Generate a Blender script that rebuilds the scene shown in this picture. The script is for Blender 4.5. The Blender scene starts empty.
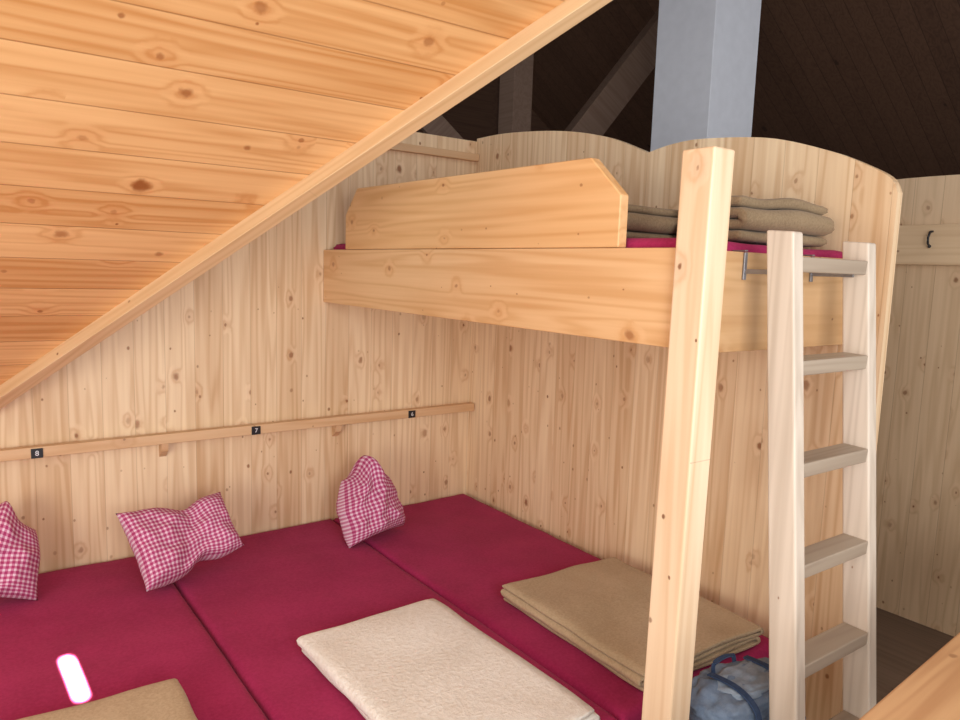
import bpy, bmesh, math, random
from mathutils import Vector, Matrix, noise
random.seed(3)
H=1.28
def P(x,y,z): return Vector((x*H,y*H,(z+1.3)*H))
sc=bpy.context.scene
sc.view_settings.view_transform='Standard'
COL=sc.collection

# ---------------- node helpers ----------------
class N:
    def __init__(s,name):
        s.m=bpy.data.materials.new(name); s.m.use_nodes=True
        s.t=s.m.node_tree; s.t.nodes.clear()
        s.out=s.t.nodes.new('ShaderNodeOutputMaterial')
        s.b=s.t.nodes.new('ShaderNodeBsdfPrincipled')
        s.t.links.new(s.b.outputs[0],s.out.inputs[0])
    def put(s,sock,v):
        if isinstance(v,bpy.types.NodeSocket): s.t.links.new(v,sock)
        elif v is not None: sock.default_value=v
    def math(s,op,a,b=None,c=None,clamp=False):
        n=s.t.nodes.new('ShaderNodeMath'); n.operation=op; n.use_clamp=clamp
        s.put(n.inputs[0],a)
        if b is not None: s.put(n.inputs[1],b)
        if c is not None: s.put(n.inputs[2],c)
        return n.outputs[0]
    def mr(s,v,a,b,c=0.0,d=1.0,smooth=True):
        n=s.t.nodes.new('ShaderNodeMapRange')
        n.interpolation_type='SMOOTHSTEP' if smooth else 'LINEAR'
        s.put(n.inputs[0],v); s.put(n.inputs[1],a); s.put(n.inputs[2],b); s.put(n.inputs[3],c); s.put(n.inputs[4],d)
        return n.outputs[0]
    def comb(s,a,b,c):
        n=s.t.nodes.new('ShaderNodeCombineXYZ')
        for i,v in enumerate((a,b,c)): s.put(n.inputs[i],v)
        return n.outputs[0]
    def noise(s,vec,scale,detail=3,rough=.5,dist=0):
        n=s.t.nodes.new('ShaderNodeTexNoise')
        if vec is not None: s.put(n.inputs['Vector'],vec)
        n.inputs['Scale'].default_value=scale; n.inputs['Detail'].default_value=detail
        n.inputs['Roughness'].default_value=rough; n.inputs['Distortion'].default_value=dist
        return n.outputs[0]
    def mix(s,f,a,b,mode='MIX'):
        n=s.t.nodes.new('ShaderNodeMix'); n.data_type='RGBA'; n.blend_type=mode
        s.put(n.inputs[0],f)
        for k,v in ((6,a),(7,b)):
            if isinstance(v,tuple): v=v+(1,) if len(v)==3 else v
            s.put(n.inputs[k],v)
        return n.outputs[2]
    def bump(s,h,strength,dist):
        n=s.t.nodes.new('ShaderNodeBump'); n.inputs['Strength'].default_value=strength
        n.inputs['Distance'].default_value=dist; s.put(n.inputs['Height'],h)
        s.t.links.new(n.outputs[0],s.b.inputs['Normal'])

def wood(name,g,a,width,lo,hi,seam=True,ks=4.0,keep=.35,rough=.5,kcol=(.20,.07,.022),seamd=.45,seed=0.0,seamw=.018,ksize=1.0,grain=.40):
    n=N(name); tc=n.t.nodes.new('ShaderNodeTexCoord')
    sp=n.t.nodes.new('ShaderNodeSeparateXYZ'); n.t.links.new(tc.outputs['Object'],sp.inputs[0])
    u=sp.outputs[g]; v=sp.outputs[a]; w=sp.outputs[3-g-a]
    vs=n.math('MULTIPLY_ADD',v,1.0/width,100.0+seed)
    idx=n.math('FLOOR',vs); fr=n.math('FRACT',vs)
    wn=n.t.nodes.new('ShaderNodeTexWhiteNoise'); wn.noise_dimensions='1D'
    n.put(wn.inputs['W'],n.math('ADD',idx,seed) if seam else seed+.37)
    r=wn.outputs[0]
    u2=n.math('MULTIPLY_ADD',r,37.0,u)
    v2=n.math('ADD',v,seed)
    def knots(scale,keep,rb,rv,off):
        vo=n.t.nodes.new('ShaderNodeTexVoronoi'); vo.voronoi_dimensions='2D'; vo.inputs['Scale'].default_value=scale
        n.put(vo.inputs['Vector'],n.comb(n.math('MULTIPLY_ADD',u2,.75,off),n.math('ADD',v2,off*1.7),0.0))
        c=n.t.nodes.new('ShaderNodeSeparateColor'); n.t.links.new(vo.outputs['Color'],c.inputs[0])
        acc=n.math('GREATER_THAN',c.outputs[0],keep)
        rad=n.math('MULTIPLY_ADD',n.math('POWER',c.outputs[1],2.2),rv,rb)
        d=n.math('ADD',vo.outputs['Distance'],n.math('MULTIPLY_ADD',n.noise(n.comb(u2,v2,0.0),40,2),.08,-.04))
        ins=n.mr(d,rad,n.math('MULTIPLY',rad,.35))
        darkness=n.math('MULTIPLY_ADD',c.outputs[2],.60,.34)
        return n.math('MULTIPLY',n.math('MULTIPLY',acc,ins),darkness), n.math('MULTIPLY',acc,n.mr(d,.24,.0))
    k1,halo=knots(ks,keep,.028*ksize,.075*ksize,0.0)
    k2,_=knots(ks*1.8,min(.95,keep+.2),.032*ksize,.05*ksize,5.3)
    kn=n.math('MAXIMUM',k1,k2)
    big=n.noise(n.comb(n.math('MULTIPLY',u2,.40),n.math('MULTIPLY',v2,8.5),n.math('MULTIPLY',w,8.5)),1.0,2)
    ph=n.math('MULTIPLY_ADD',halo,1.1,n.math('MULTIPLY',big,9.0))
    rings=n.math('MULTIPLY_ADD',n.math('SINE',n.math('MULTIPLY',ph,6.283)),.5,.5)
    rings=n.math('POWER',rings,2.0)
    fine=n.noise(n.comb(n.math('MULTIPLY',u2,3.0),n.math('MULTIPLY',v2,120.0),n.math('MULTIPLY',w,120.0)),1.0,3)
    streak=n.noise(n.comb(n.math('MULTIPLY',u2,1.1),n.math('MULTIPLY',v2,32.0),n.math('MULTIPLY',w,32.0)),1.0,3)
    patch=n.noise(n.comb(n.math('MULTIPLY',u2,.9),n.math('MULTIPLY',v2,3),n.math('MULTIPLY',w,3)),1.0,2)
    f=n.math('MULTIPLY_ADD',rings,grain,n.math('MULTIPLY_ADD',fine,.30,n.math('MULTIPLY',patch,.30)))
    f=n.math('ADD',f,n.math('MULTIPLY_ADD',streak,.9,-.42))
    f=n.math('ADD',f,n.math('MULTIPLY_ADD',r,.50,-.25) ,clamp=True)
    col=n.mix(f,hi,lo)
    col=n.mix(n.math('MULTIPLY',halo,.20),col,(kcol[0]*1.9,kcol[1]*1.9,kcol[2]*1.9))
    col=n.mix(kn,col,kcol)
    if seam:
        e=n.math('MINIMUM',fr,n.math('SUBTRACT',1.0,fr))
        s_=n.mr(e,seamw,seamw*.3)
        col=n.mix(n.math('MULTIPLY',s_,seamd),col,(lo[0]*.35,lo[1]*.28,lo[2]*.2))
        n.bump(n.math('SUBTRACT',n.math('MULTIPLY',fine,.08),s_),.35,.003)
    else:
        n.bump(fine,.15,.001)
    n.put(n.b.inputs['Base Color'],col); n.b.inputs['Roughness'].default_value=rough
    return n.m

def fabric(name,c1,c2,scale=60,bump=.3,dist=.003,rough=.95,sheen=.3,spec=.2):
    n=N(name); tc=n.t.nodes.new('ShaderNodeTexCoord')
    a=n.noise(tc.outputs['Object'],scale,4,.7); b=n.noise(tc.outputs['Object'],5,3)
    f=n.math('MULTIPLY_ADD',a,.6,n.math('MULTIPLY',b,.4)); f=n.mr(f,.3,.7)
    n.put(n.b.inputs['Base Color'],n.mix(f,c1,c2)); n.b.inputs['Roughness'].default_value=rough
    n.b.inputs['Sheen Weight'].default_value=sheen
    n.b.inputs['Specular IOR Level'].default_value=spec
    n.bump(a,bump,dist)
    return n.m
def plain(name,c,rough=.5,metal=0):
    n=N(name); n.b.inputs['Metallic'].default_value=metal
    tc=n.t.nodes.new('ShaderNodeTexCoord'); a=n.noise(tc.outputs['Object'],12,4)
    n.put(n.b.inputs['Base Color'],n.mix(a,tuple(k*.9 for k in c),tuple(min(1,k*1.08) for k in c)))
    n.b.inputs['Roughness'].default_value=rough
    return n.m

LO=(.63,.39,.20); HI=(.90,.68,.43)
M_wallA=wood('spruce_wall_vertical',2,0,.125,LO,HI,ks=5.5,keep=.42,kcol=(.27,.10,.032),seamd=.32,seamw=.012,seed=3,ksize=1.12)
M_wallB=wood('spruce_partition_vertical',2,1,.125,LO,HI,ks=5.5,keep=.42,kcol=(.27,.10,.032),seamd=.28,seamw=.012,seed=9,ksize=1.08)
M_wallC=wood('spruce_far_dimmed_vertical',2,1,.13,(.50,.33,.18),(.70,.50,.31),ks=6,keep=.5,kcol=(.2,.08,.03),seed=5,seamw=.012)  # spruce toned down: the passage's dim light is put into the colour
M_rack=wood('spruce_rack',1,2,.4,(.62,.42,.24),(.75,.55,.34),seam=False,ks=6,keep=.6,kcol=(.2,.08,.03),seed=5)
M_ceil=wood('ceiling_boards',0,1,.122,(.60,.27,.085),(.86,.50,.22),ks=4.4,keep=.50,kcol=(.30,.09,.02),rough=.30,seamd=.5,seamw=.020,seed=2.4,ksize=1.25,grain=.42)
M_boardY=wood('spruce_board_y',1,2,.4,(.64,.35,.145),(.84,.55,.29),seam=False,ks=5,keep=.5,rough=.4,seed=1.3,ksize=.95,kcol=(.32,.12,.035))
M_boardY2=wood('spruce_guard_y',1,2,.4,(.64,.33,.12),(.82,.50,.235),seam=False,ks=5,keep=.5,rough=.4,seed=7.7,ksize=.95,kcol=(.32,.12,.035))
M_boardX=wood('spruce_board_x',0,2,.4,(.56,.31,.13),(.72,.46,.23),seam=False,ks=4,keep=.5,rough=.4,seed=4.1)
M_post=wood('spruce_post',2,1,.4,(.72,.48,.27),(.90,.69,.47),seam=False,ks=5,keep=.6,rough=.45,seed=2.9)
M_trim=wood('edge_trim_wood',0,2,.4,(.62,.37,.17),(.78,.53,.29),seam=False,ks=4,keep=.5,seed=5.5)
M_rail=wood('rail_wood_x',0,2,.4,(.62,.36,.17),(.76,.50,.28),seam=False,ks=5,keep=.7,seed=6.5)
M_ladder=wood('ladder_wood',2,1,.4,(.50,.40,.30),(.70,.59,.47),seam=False,ks=4,keep=.9,seed=8.5)
M_rung=wood('rung_wood',0,1,.4,(.30,.22,.155),(.42,.33,.24),seam=False,ks=4,keep=.9,seed=8.1)
M_hand=wood('railing_wood',0,1,.4,(.46,.23,.10),(.66,.39,.19),seam=False,ks=4,keep=.5,seed=3.3)
M_dark=wood('attic_boards_dark',0,1,.16,(.080,.036,.019),(.135,.066,.036),ks=2,keep=.9,seamd=.6,seamw=.03,rough=.8,kcol=(.03,.012,.006))  # dark brown wood; the attic's gloom is painted into this colour too
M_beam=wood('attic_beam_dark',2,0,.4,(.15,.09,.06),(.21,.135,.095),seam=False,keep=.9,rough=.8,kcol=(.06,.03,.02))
M_floor=wood('floor_boards',1,0,.14,(.11,.07,.045),(.17,.11,.075),ks=3,keep=.7,rough=.5,kcol=(.05,.02,.01))  # dark brown boards, with the dimness of the passage mixed into the colour
M_red=fabric('crimson_mattress_cover',(.30,.014,.072),(.41,.026,.110),90,.3,.002,.95,.04)
M_tan=fabric('tan_wool_blanket',(.39,.28,.16),(.54,.41,.26),120,.5,.002,1,.1)
M_tan2=fabric('brown_wool_blanket',(.23,.155,.085),(.35,.25,.145),120,.5,.002,1,.1)
M_cream=fabric('cream_fleece_blanket',(.76,.70,.60),(.92,.88,.80),70,1.0,.006,1,.2)
M_chim=plain('chimney_plaster',(.70,.72,.77),.8)
M_black=plain('black_plate',(.012,.012,.014),.4)
M_white=plain('white_print',(.8,.8,.8),.6)
M_metal=plain('steel',(.30,.30,.32),.4,.8)
M_iron=plain('dark_iron',(.05,.045,.045),.5,.6)
M_bp=fabric('backpack_grey_blue',(.14,.19,.27),(.22,.28,.36),60,.3,.002,.95,.0,.05)
M_bp2=fabric('backpack_grey_panel',(.22,.27,.33),(.31,.36,.42),60,.3,.002,.95,.0,.05)
M_bp3=fabric('backpack_strap',(.03,.05,.10),(.06,.09,.16),80,.2,.001,.9,.0,.1)
def gingham():
    n=N('gingham_cloth'); tc=n.t.nodes.new('ShaderNodeTexCoord')
    sp=n.t.nodes.new('ShaderNodeSeparateXYZ'); n.t.links.new(tc.outputs['UV'],sp.inputs[0])
    a=n.math('GREATER_THAN',n.math('FRACT',n.math('MULTIPLY',sp.outputs[0],23.0)),.45)
    b=n.math('GREATER_THAN',n.math('FRACT',n.math('MULTIPLY',sp.outputs[1],23.0)),.45)
    f=n.math('MULTIPLY',n.math('ADD',a,b),.5)
    c=n.mix(n.mr(f,0,.5,0,1,False),(.76,.56,.64),(.56,.19,.31))
    c=n.mix(n.mr(f,.5,1,0,1,False),c,(.38,.03,.13))
    n.put(n.b.inputs['Base Color'],c); n.b.inputs['Roughness'].default_value=.9
    n.bump(n.noise(tc.outputs['Object'],14,3),.5,.012)
    return n.m
M_ging=gingham()

# ---------------- geometry helpers ----------------
def empty(name):
    e=bpy.data.objects.new(name,None); COL.objects.link(e); e.empty_display_size=.1; return e
def mkobj(name,bm,mat,parent=None,smooth=False,bevel=0,mw=None):
    me=bpy.data.meshes.new(name); bmesh.ops.recalc_face_normals(bm,faces=bm.faces); bm.to_mesh(me); bm.free()
    o=bpy.data.objects.new(name,me); COL.objects.link(o)
    me.materials.append(mat)
    if smooth:
        for p in me.polygons: p.use_smooth=True
    if bevel:
        b=o.modifiers.new('bev','BEVEL'); b.width=bevel; b.segments=3; b.limit_method='ANGLE'
    if mw is not None: o.matrix_world=mw
    if parent: o.parent=parent
    return o
def box(name,p0,p1,mat,parent=None,bevel=.003,mw=None,topshift=None):
    bm=bmesh.new(); bmesh.ops.create_cube(bm,size=1)
    a=Vector(p0); b=Vector(p1); c=(a+b)/2; s=b-a
    for v in bm.verts:
        top=v.co.z>0
        v.co=Vector((c[i]+v.co[i]*abs(s[i]) for i in range(3)))
        if top and topshift: v.co+=Vector(topshift)
    return mkobj(name,bm,mat,parent,bevel=bevel,mw=mw)
def prism(name,pts,off,mat,parent=None,bevel=0):
    """pts: closed planar polygon of Vectors; off: extrusion vector"""
    bm=bmesh.new(); off=Vector(off)
    a=[bm.verts.new(p) for p in pts]; b=[bm.verts.new(Vector(p)+off) for p in pts]
    bm.faces.new(a); bm.faces.new(b[::-1]); n=len(pts)
    for i in range(n): bm.faces.new((a[i],b[i],b[(i+1)%n],a[(i+1)%n]))
    return mkobj(name,bm,mat,parent,bevel=bevel)
def beam(name,a,b,w,h,mat,parent=None,up=Vector((0,0,1)),bevel=.003):
    """box with local X along a->b"""
    a=Vector(a); b=Vector(b); x=(b-a).normalized(); y=up.cross(x).normalized(); z=x.cross(y)
    m=Matrix((x,y,z)).transposed().to_4x4(); m.translation=a
    L=(b-a).length
    return box(name,(0,-w/2,-h/2),(L,w/2,h/2),mat,parent,bevel,m)
def smooth_curve(ctrl,n=10):
    out=[]
    for i in range(len(ctrl)-1):
        p0=ctrl[max(i-1,0)];p1=ctrl[i];p2=ctrl[i+1];p3=ctrl[min(i+2,len(ctrl)-1)]
        for k in range(n):
            t=k/n
            out.append(tuple(.5*((2*p1[j])+(-p0[j]+p2[j])*t+(2*p0[j]-5*p1[j]+4*p2[j]-p3[j])*t*t+(-p0[j]+3*p1[j]-3*p2[j]+p3[j])*t**3) for j in range(2)))
    out.append(tuple(ctrl[-1])); return out

XB=1.86; YA=2.62; TH=.025
# ---------------- room shell ----------------
box('floor',P(-1.6,-.9,-1.34),P(7.5,6.2,-1.30),M_floor,bevel=0)
T=.8; Z0=-.457
prism('wall_back',[P(-1.5,YA,-1.3),P(XB+TH,YA,-1.3),P(XB+TH,YA,.54),P(.10,YA,.54),P(.10,YA,Z0-.01),P(-1.5,YA,Z0-.01)],(0,TH*H,0),M_wallA)
box('trim_1',P(.6,YA-.022,.455),P(XB-.001,YA-.0005,.485),M_rail)
s1=smooth_curve([(YA,.552),(2.4,.548),(2.09,.516),(1.85,.465),(1.66,.392)])
s2=smooth_curve([(1.66,.392),(1.56,.408),(1.44,.410),(1.222,.385),(1.045,.331),(.938,.283),(.885,.25),(.866,.215)])
prof=[(.866,-1.3)]+[(YA,-1.3)]+s1+s2[1:]
wb=prism('wall_right',[P(XB,y,z) for y,z in prof],(TH*H,0,0),M_wallB)
cz=smooth_curve([(-.3,.30),(.3,.36),(.9,.385),(1.4,.392),(1.9,.36),(2.3,.30)])
pc=[(2.3,-1.3),(-.3,-1.3)]+cz
prism('wall_far',[P(2.967,y,z) for y,z in pc],(TH*H,0,0),M_wallC)
cr=empty('coat_rack')
box('rack_board',P(2.938,-.2,.068),P(2.966,2.2,.215),M_rack,cr)
for i in range(7):
    y=.42+i*.27
    bm=bmesh.new()
    pts=[P(2.938,y,.19),P(2.918,y,.187),P(2.905,y,.165),P(2.908,y,.145),P(2.922,y,.135)]
    for a,b in zip(pts,pts[1:]):
        d=(b-a); m=Matrix.Translation((a+b)/2)@d.to_track_quat('Z','Y').to_matrix().to_4x4()
        bmesh.ops.create_cone(bm,segments=10,radius1=.005,radius2=.005,depth=d.length*1.15,cap_ends=True,matrix=m)
    bmesh.ops.create_uvsphere(bm,u_segments=10,v_segments=8,radius=.008,matrix=Matrix.Translation(pts[-1]))
    mkobj('hook_%d'%(i+1),bm,M_iron,cr,True)
# sloping boarded ceiling with diagonal edge
def cz_(y): return Z0+T*(YA-y)
def ex(y): return .068+(2.62-y)*1.142/1.351
yt=.55
cp=[P(-1.5,YA,cz_(YA)),P(ex(YA),YA,cz_(YA)),P(ex(yt),yt,cz_(yt)),P(-1.5,yt,cz_(yt))]
nrm=Vector((0,T,1)).normalized()
prism('ceiling',cp,nrm*.03,M_ceil)
a=P(ex(YA),YA,cz_(YA)); b=P(ex(yt),yt,cz_(yt))
d=(b-a).normalized(); side=nrm.cross(d).normalized()
if side.x>0: side=-side
tm=beam('trim_2',a+side*.014-nrm*.018,b+side*.014-nrm*.018,.052,.066,M_trim,up=nrm)
# dark upper attic
bm=bmesh.new()
def quad(bm,ps): bm.faces.new([bm.verts.new(p) for p in ps])
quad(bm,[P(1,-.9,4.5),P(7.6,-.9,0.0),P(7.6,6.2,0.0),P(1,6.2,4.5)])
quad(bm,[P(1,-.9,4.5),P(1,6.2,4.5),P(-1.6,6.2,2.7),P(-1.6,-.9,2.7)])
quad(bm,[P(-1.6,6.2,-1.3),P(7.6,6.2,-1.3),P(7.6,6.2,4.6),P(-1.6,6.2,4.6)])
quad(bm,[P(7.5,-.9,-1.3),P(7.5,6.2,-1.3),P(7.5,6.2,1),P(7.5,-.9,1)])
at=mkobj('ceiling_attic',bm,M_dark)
tf=empty('roof_truss')
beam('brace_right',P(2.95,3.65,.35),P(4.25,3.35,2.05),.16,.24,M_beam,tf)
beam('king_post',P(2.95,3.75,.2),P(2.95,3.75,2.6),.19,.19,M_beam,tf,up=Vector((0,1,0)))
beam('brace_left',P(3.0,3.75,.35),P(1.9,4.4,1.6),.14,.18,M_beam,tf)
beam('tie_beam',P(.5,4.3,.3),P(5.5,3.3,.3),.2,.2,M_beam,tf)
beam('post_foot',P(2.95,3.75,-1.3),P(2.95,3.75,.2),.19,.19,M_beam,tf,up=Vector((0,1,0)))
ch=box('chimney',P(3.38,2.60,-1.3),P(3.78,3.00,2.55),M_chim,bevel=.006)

# ---------------- lower sleeping platform ----------------
pl=empty('sleeping_platform')
box('deck',P(-1.45,1.03,-1.14),P(XB-.002,YA-.002,-1.09),M_boardX,pl)
box('front_board',P(-1.45,1.00,-1.3),P(XB-.002,1.03,-1.06),M_boardX,pl)
for i,x in enumerate((-1.4,-.7,0,.7,1.4)): box('joist_%d'%i,P(x,1.04,-1.3),P(x+.05,2.6,-1.14),M_boardX,pl)
def mattress(name,x0,x1,y0,y1,z0,z1,parent=None):
    bm=bmesh.new(); nx,ny=26,50
    A=P(x0,y0,z0); B=P(x1,y1,z1); g=.003
    R=.03
    us=[0,.012,.03,.06]+[.06+.88*i/nx for i in range(1,nx)]+[.94,.97,.988,1]
    vs=[0,.006,.014,.03]+[.03+.94*i/ny for i in range(1,ny)]+[.97,.986,.994,1]
    Lx=B.x-A.x; Ly=B.y-A.y
    rows=[]
    for u in us:
        r=[]
        for v in vs:
            x=A.x+g+(B.x-A.x-2*g)*u; y=A.y+g+(B.y-A.y-2*g)*v
            e=min(u*Lx,(1-u)*Lx,v*Ly,(1-v)*Ly)
            z=B.z - .6*(R-math.sqrt(max(0,R*R-(R-min(e,R))**2)))
            z+= .007*(noise.noise(Vector((x*2.2,y*2.2,1.3)))) + .003*noise.noise(Vector((x*9,y*9,4)))
            r.append(bm.verts.new((x,y,z)))
        rows.append(r)
    for i in range(len(us)-1):
        for j in range(len(vs)-1): bm.faces.new((rows[i][j],rows[i+1][j],rows[i+1][j+1],rows[i][j+1]))
    be=[e for e in bm.edges if e.is_boundary]
    ret=bmesh.ops.extrude_edge_only(bm,edges=be)
    nv=[v for v in ret['geom'] if isinstance(v,bmesh.types.BMVert)]
    for v in nv: v.co.z=A.z
    bmesh.ops.holes_fill(bm,edges=[e for e in bm.edges if e.is_boundary],sides=0)
    return mkobj(name,bm,M_red,parent,True)
xs=[1.835,1.196,.534,-.128,-.79,-1.45]
for i in range(5):
    mattress('mattress',xs[i+1],xs[i],1.04,2.605,-1.089,-1.0)

# ---------------- upper bunk ----------------
ub=empty('upper_bunk_bed')
XF=1.16
box('front_board',P(XF,.945,-.1445),P(XF+.03,YA-.002,.054),M_boardY,ub)
g=[(1.105,.055),(2.434,.055),(2.434,.176),(2.345,.264),(1.20,.252),(1.105,.166)]
prism('guard_board',[P(XF+.002,y,z) for y,z in g],(.026*H,0,0),M_boardY2,ub,bevel=.004)
box('end_board',P(XF+.031,.942,-.160),P(XB-.002,.966,.054),M_boardX,ub)
box('slat_base',P(XF+.03,.967,-.115),P(XB-.002,YA-.002,-.085),M_boardX,ub)
box('wall_batten',P(XB-.03,.97,-.1445),P(XB-.002,YA-.003,-.115),M_boardY,ub)
mattress('bunk_mattress',XF+.032,XB-.004,.97,2.605,-.084,.078,ub)
post=empty('wooden_post')
box('shaft',P(1.128,.865,-1.3),P(1.192,.94,.238),M_post,post,bevel=.006,topshift=(.020*H,0,0))

# ---------------- ladder ----------------
ld=empty('ladder')
K=1.06
def ly(z): return K*.80+(z-K*.088)*.0975
def stile(nm,x,ztop):
    t=.018; w=.032
    pts=[P(x-t,ly(ztop)-w,ztop),P(x-t,ly(ztop)+w*.9,ztop+.004),P(x-t,ly(-1.3)+w,-1.3),P(x-t,ly(-1.3)-w,-1.3)]
    prism(nm,pts,(2*t*H,0,0),M_ladder,ld,bevel=.006)
xl,xr=1.287*K,1.566*K
stile('stile_left',xl,.088*K); stile('stile_right',xr,.080*K)
for i in range(7):
    z=(.030-.1955*i)*K
    y=ly(z)
    if z<-1.25: break
    prism('rung_%d'%(i+1),[P(xl+.0181,y-.028,z-.018),P(xl+.0181,y-.030,z+.013),P(xl+.0181,y+.028,z+.015),P(xl+.0181,y+.028,z-.015)],((xr-xl-.0362)*H,0,0),M_rung,ld,bevel=.004)
for k,x in enumerate((xl+.012,xr-.021)):
    box('hook_arm_%d'%k,P(x-.002,.84,.008),P(x+.002,.9415,.018),M_metal,ld,bevel=.001)
    box('hook_tab_%d'%k,P(x-.005,.937,-.005),P(x+.005,.9415,.053),M_metal,ld,bevel=.001)
    box('hook_bend_%d'%k,P(x-.005,.937,.055),P(x+.005,.969,.058),M_metal,ld,bevel=.001)

# ---------------- number rail on the back wall ----------------
nr=empty('numbered_shelf_rail')
box('rail',P(-1.45,2.572,-.622),P(XB-.004,2.602,-.588),M_rail,nr)
box('backer',P(-1.45,2.602,-.612),P(XB-.004,YA-.0005,-.594),M_rail,nr)
for i,x in enumerate((1.20,.56,-.10,-.76)):
    prism('bracket_%d'%i,[P(x,YA-.0005,-.62),P(x,2.575,-.622),P(x,2.585,-.65),P(x,YA-.002,-.675)],(.022*H,0,0),M_rail,nr)
for i,(x,t) in enumerate(((1.536,'6'),(.881,'7'),(.198,'8'),(-.46,'9'))):
    box('number_plate_%d'%i,P(x-.016,2.568,-.622),P(x+.016,2.573,-.592),M_black,nr,bevel=.001)
    c=bpy.data.curves.new('digit','FONT'); c.body=t; c.size=.028; c.align_x='CENTER'; c.align_y='CENTER'; c.extrude=.0006
    o=bpy.data.objects.new('digit_%d'%i,c); COL.objects.link(o); c.materials.append(M_white)
    o.location=P(x,2.5675,-.607); o.rotation_euler=(math.pi/2,0,0); o.parent=nr

# ---------------- folded blankets ----------------
def folded(name,x0,x1,y0,y1,z0,layers,th,mat,axis='x',rot=0,parent=None,seed=0,sag=.006):
    A=P(x0,y0,z0); B=P(x1,y1,z0); c=(A+B)/2
    if axis=='x': W=B.x-A.x; L=B.y-A.y
    else: W=B.y-A.y; L=B.x-A.x
    r=th/2; path=[]
    for k in range(layers):
        z=r+k*th
        inset=random.uniform(0,.012)
        xsx=[-W/2+r+inset+(W-2*r-inset*2)*i/16 for i in range(17)]
        if k%2: xsx=xsx[::-1]
        path+=[(x,z) for x in xsx]
        if k<layers-1:
            sg=1 if k%2==0 else -1; xe=path[-1][0]
            for a in range(1,5):
                an=-math.pi/2+math.pi*a/5
                path.append((xe+sg*math.cos(an)*r*.9,z+r+math.sin(an)*r))
    n=len(path); prof_o=[]; prof_i=[]
    for i,(x,z) in enumerate(path):
        p=path[max(i-1,0)]; q=path[min(i+1,n-1)]
        dx,dz=q[0]-p[0],q[1]-p[1]; l=math.hypot(dx,dz) or 1
        nx,nz=-dz/l,dx/l; k=r*.93
        if i in (0,n-1): k*=.6
        prof_o.append((x+nx*k,z+nz*k)); prof_i.append((x-nx*k,z-nz*k))
    loop=prof_o+prof_i[::-1]; m=len(loop); ns=40
    bm=bmesh.new(); rings=[]
    for j in range(ns+1):
        t=j/ns; t=.5-.5*math.cos(math.pi*t)*(1-.35*math.sin(math.pi*t)**2)
        yy=-L/2+L*t; ring=[]
        e=min(t,1-t)*L; sh=1-.35*max(0,1-e/.012)
        for (x,z) in loop:
            lay=int(z/th); cz=(lay+.5)*th
            zz=cz+(z-cz)*sh
            nv=noise.noise(Vector((x*5+seed,yy*5,seed)))*sag*(z/(layers*th))*1.5
            wob=noise.noise(Vector((x*3,lay*3.1+seed,yy*6)))*.008
            wob2=noise.noise(Vector((x*6,lay*5.7+seed+9,t>.5)))*.012*(abs(2*t-1)**6)
            if axis=='x': co=Vector((x+wob,yy+wob2,zz+nv))
            else: co=Vector((yy+wob2,x+wob,zz+nv))
            ring.append(bm.verts.new(co))
        rings.append(ring)
    for j in range(ns):
        for i in range(m): bm.faces.new((rings[j][i],rings[j][(i+1)%m],rings[j+1][(i+1)%m],rings[j+1][i]))
    h=m//2
    for rg in (rings[0],rings[-1]):
        for i in range(h-1): bm.faces.new((rg[i],rg[i+1],rg[m-2-i],rg[m-1-i]))
    mw=Matrix.Translation(Vector((c.x,c.y,A.z)))@Matrix.Rotation(rot,4,'Z')
    return mkobj(name,bm,mat,parent,True,mw=mw)
ZM=-.997
folded('cream_folded_blanket',.69,1.115,1.045,1.69,ZM,3,.021,M_cream,'x',math.radians(1),seed=1)
folded('tan_folded_blanket',1.30,1.77,1.07,1.64,ZM,4,.017,M_tan,'x',math.radians(-2),seed=2)
folded('tan_folded_blanket',-.10,.375,1.06,1.66,ZM,4,.017,M_tan,'x',math.radians(-1),seed=5)
folded('brown_folded_blanket',1.28,1.81,1.215,1.55,.082,4,.027,M_tan2,'y',seed=7)
folded('brown_folded_blanket',1.455,1.80,.99,1.175,.082,4,.034,M_tan2,'y',math.radians(-2),seed=8,sag=.012)

# ---------------- pillows ----------------
def pillow(name,loc,rot,sx,sy,th,deform):
    bm=bmesh.new(); uv=bm.loops.layers.uv.new('uv'); n=44
    for sg in (1,-1):
        rows=[]
        for i in range(n+1):
            r=[]
            for j in range(n+1):
                u=i/n*2-1; v=j/n*2-1
                hgt=(max(0,1-u**4)*max(0,1-v**4))**.6
                x=u*sx*(1-.07*math.cos(v*math.pi/2)*abs(u)**3)
                y=v*sy*(1-.07*math.cos(u*math.pi/2)*abs(v)**3)
                z=sg*th*hgt
                wr=noise.noise(Vector((u*2.2+loc[0],v*2.2,sg*1.0+loc[1])))*.026*hgt+noise.noise(Vector((u*5,v*5,sg*2.+loc[0])))*.014*hgt
                co=deform(Vector((x,y,z+wr)),u,v)
                r.append((bm.verts.new(co),u,v))
            rows.append(r)
        for i in range(n):
            for j in range(n):
                q=[rows[i][j],rows[i+1][j],rows[i+1][j+1],rows[i][j+1]]
                f=bm.faces.new([k[0] for k in q])
                for l,k in zip(f.loops,q): l[uv].uv=((k[1]+1)/2*sx/.2,(k[2]+1)/2*sy/.2)
    bmesh.ops.remove_doubles(bm,verts=bm.verts,dist=.0006)
    mw=Matrix.Translation(loc)@rot
    zmin=min((mw@v.co).z for v in bm.verts); ymax=max((mw@v.co).y for v in bm.verts)
    lim=YA*H-.006
    if ymax>lim: mw=Matrix.Translation((0,lim-ymax,0))@mw
    mw=Matrix.Translation((0,0,P(0,0,-1.0).z+.004-zmin))@mw
    return mkobj(name,bm,M_ging,None,True,mw=mw)
R=lambda a,ax:Matrix.Rotation(math.radians(a),4,ax)
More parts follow.
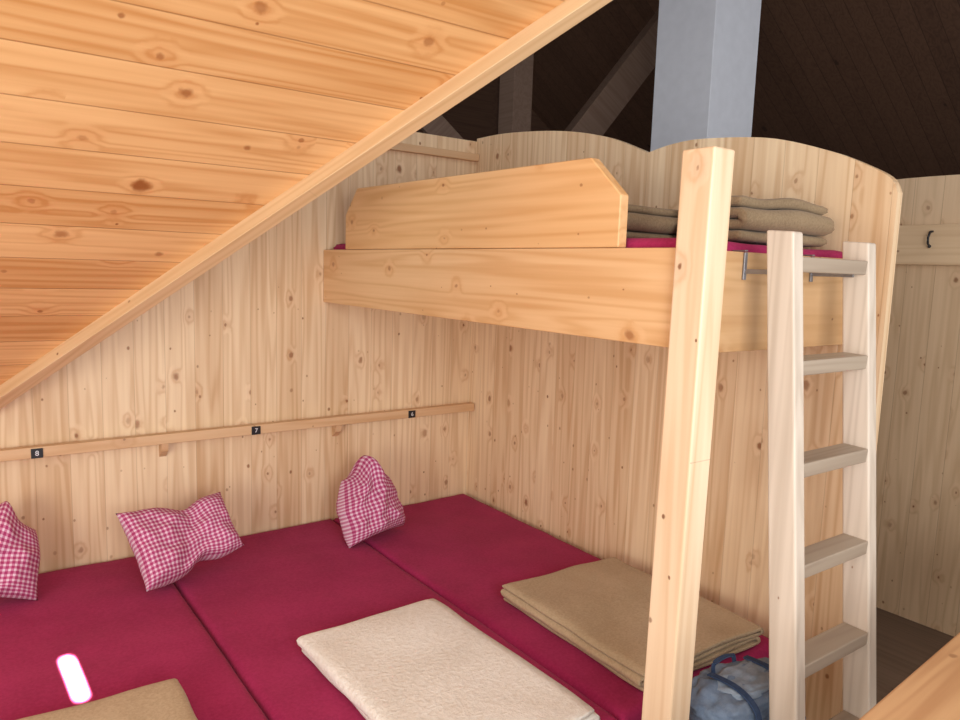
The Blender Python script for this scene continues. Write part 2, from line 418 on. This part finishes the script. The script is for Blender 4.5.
def d1(p,u,v):
    p=p.copy(); t=max(0,v)
    p.x*= 1-.38*t**1.3
    p.z*= 1-.15*t
    p.z+= -.06*abs(u)**1.5*(.4+.6*t) + .04*math.exp(-((u-.15)/.22)**2)*t
    p.y+= .055*math.exp(-((u+.05)/.35)**2)*t-.04*abs(u)*t
    p.x+= .03*t
    if v<-.6: p.y+=(-v-.6)*.05
    return p
def d2(p,u,v):
    p=p.copy(); k=math.exp(-((u-.20)/.28)**2)
    p.y*=1-.24*k; p.z*=1-.25*k
    p.y*=1-.22*max(0,u)
    p.z+=.05*abs(u)**2-.01
    if v<-.7: p.y+=(-v-.7)*.06
    return p
pillow('gingham_pillow',P(1.222,2.33,-.832),R(12,'Z')@R(66,'X')@R(4,'Z'),.172,.180,.10,d1)
pillow('gingham_pillow',P(.560,2.33,-.875),R(8,'Z')@R(50,'X')@R(6,'Z'),.21,.175,.095,d2)
pillow('gingham_pillow',P(.050,2.42,-.86),R(5,'Z')@R(60,'X')@R(-15,'Z'),.19,.165,.09,d1)

# ---------------- backpack ----------------
bp=empty('backpack')
def rbox(name,c,s,mat,parent,p=3.0,taper=.0,seed=0,wr=.006):
    bm=bmesh.new(); bmesh.ops.create_cube(bm,size=2); bmesh.ops.subdivide_edges(bm,edges=bm.edges[:],cuts=18,use_grid_fill=True)
    for v in bm.verts:
        q=v.co; l=(abs(q.x)**p+abs(q.y)**p+abs(q.z)**p)**(1/p)
        q=q/l if l else q
        k=1-taper*max(0,q.z)
        w=noise.noise(Vector((q.x*2.3+seed,q.y*2.3,q.z*2.3)))*wr+noise.noise(Vector((q.x*6+seed,q.y*6,q.z*6)))*wr*.7
        v.co=Vector((c[0]+q.x*s[0]*k,c[1]+q.y*s[1]*k,c[2]+q.z*s[2]))+q*w
    return mkobj(name,bm,mat,parent,True)
def tube(name,pts,w,t,mat,parent):
    bm=bmesh.new(); rg=[]
    c=[Vector(p) for p in pts]; pts=[]
    for i in range(len(c)-1):
        p0=c[max(i-1,0)];p1=c[i];p2=c[i+1];p3=c[min(i+2,len(c)-1)]
        for k in range(5):
            s=k/5; pts.append(.5*((2*p1)+(p2-p0)*s+(2*p0-5*p1+4*p2-p3)*s*s+(3*p1-p0-3*p2+p3)*s**3))
    pts.append(c[-1])
    for i,p in enumerate(pts):
        d=(pts[min(i+1,len(pts)-1)]-pts[max(i-1,0)]).normalized()
        sd=Vector((1,0,0)) if abs(d.x)<.8 else Vector((0,1,0)); sd=(sd-d*sd.dot(d)).normalized(); nn=d.cross(sd)
        rg.append([bm.verts.new(p+sd*a*w/2+nn*b*t/2) for a,b in ((-1,-1),(1,-1),(1,1),(-1,1))])
    for a,b in zip(rg,rg[1:]):
        for k in range(4): bm.faces.new((a[k],a[(k+1)%4],b[(k+1)%4],b[k]))
    bm.faces.new(rg[0]); bm.faces.new(rg[-1][::-1])
    return mkobj(name,bm,mat,parent,bevel=.001)
bx,by=1.785,1.125
rbox('main_body',(bx,by,.25),(.205,.098,.248),M_bp,bp,3.2,.06,1,.012)
rbox('top_lid',(bx,by-.003,.485),(.198,.105,.052),M_bp,bp,3.2,.08,4,.014)
rbox('lid_pocket',(bx+.01,by-.015,.528),(.12,.065,.018),M_bp2,bp,3.0,.05,14,.006)
rbox('front_pocket',(bx,by-.092,.19),(.14,.030,.13),M_bp2,bp,3,.1,6)
rbox('side_pocket_left',(bx-.198,by,.14),(.018,.055,.11),M_bp3,bp,3,.1,7)
rbox('side_pocket_right',(bx+.198,by,.14),(.018,.055,.11),M_bp3,bp,3,.1,8)
tz=.540
tube('haul_loop',[(bx-.05,by+.06,tz-.015),(bx-.045,by+.065,tz+.012),(bx,by+.067,tz+.020),(bx+.045,by+.065,tz+.012),(bx+.05,by+.06,tz-.015)],.016,.004,M_bp3,bp)
for k in (-1,1):
    x=bx+k*.085
    tube('lid_strap_%d'%(k+1),[(x,by+.05,tz+.004),(x,by-.03,tz+.008),(x,by-.085,tz-.010),(x,by-.112,tz-.045),(x,by-.112,.42),(x,by-.122,.34)],.022,.005,M_bp3,bp)
    box('buckle_%d'%(k+1),(x-.015,by-.126,.445),(x+.015,by-.112,.475),M_black,bp,.002)
    x=bx+k*.09
    tube('shoulder_strap_%d'%(k+1),[(bx+k*.05,by+.07,.51),(x-.01*k,by+.105,.48),(x,by+.118,.36),(x,by+.112,.2),(x,by+.09,.09)],.05,.010,M_bp3,bp)
tube('side_strap',[(bx+.175,by-.03,.525),(bx+.208,by-.06,.47),(bx+.212,by-.07,.40),(bx+.205,by-.085,.32)],.018,.004,M_bp2,bp)
tube('compression_strap',[(bx-.20,by-.05,.40),(bx-.15,by-.108,.395),(bx,by-.118,.39),(bx+.15,by-.108,.395),(bx+.20,by-.05,.40)],.016,.016,M_bp3,bp)

# ---------------- foreground railing ----------------
ra=empty('wooden_railing')
A=P(.55,.365,-.618); B=P(2.3,.494,-.618)
beam('handrail',A,B,.12,.045,M_hand,ra,bevel=.006)
beam('lower_board',A-Vector((0,0,.16)),B-Vector((0,0,.16)),.03,.16,M_hand,ra)
for i,t in enumerate((.06,.5,.94)):
    p=A.lerp(B,t); box('baluster_%d'%i,(p.x-.04,p.y-.035,0),(p.x+.04,p.y+.035,p.z-.02),M_hand,ra)

# ---------------- lights ----------------
w=bpy.data.worlds.new('world'); sc.world=w; w.use_nodes=True
bg=w.node_tree.nodes['Background']; bg.inputs[0].default_value=(.95,.965,1,1); bg.inputs[1].default_value=.98
def area(name,loc,target,sx,sy,power,col,spread=180):
    l=bpy.data.lights.new(name,'AREA'); l.shape='RECTANGLE'; l.size=sx; l.size_y=sy; l.energy=power; l.color=col; l.spread=math.radians(spread)
    o=bpy.data.objects.new(name,l); COL.objects.link(o); o.location=loc
    o.rotation_euler=(Vector(target)-Vector(loc)).to_track_quat('-Z','Y').to_euler(); return o
area('window_light_left',P(-1.3,.2,-.3),P(1.0,2.2,-.3),1.4,1.2,42,(1,.95,.88))
area('window_light_back',P(.3,-.8,.1),P(1.7,1.4,-.5),1.1,1.1,50,(.97,.97,1))
tgt=P(.200,1.88,-1); area('sunbeam',tgt+Vector((.12,-3.6,2.0)),tgt,.02,.12,11,(.95,1,.92),.6)

# ---------------- camera ----------------
cam=bpy.data.cameras.new('camera'); co=bpy.data.objects.new('camera',cam); COL.objects.link(co)
X=Vector((.8095,-.0470,.5852)); Y=Vector((-.586,-.1186,.8014)); X.normalize(); Y=(Y-X*Y.dot(X)).normalized(); Z=X.cross(Y)
right=Vector((X.x,Y.x,Z.x)); up=-Vector((X.y,Y.y,Z.y)); back=-Vector((X.z,Y.z,Z.z))
m=Matrix((right,up,back)).transposed().to_4x4(); m.translation=P(0,0,0)
co.matrix_world=m; cam.sensor_width=36; cam.lens=27.375; cam.clip_start=.02
sc.camera=co
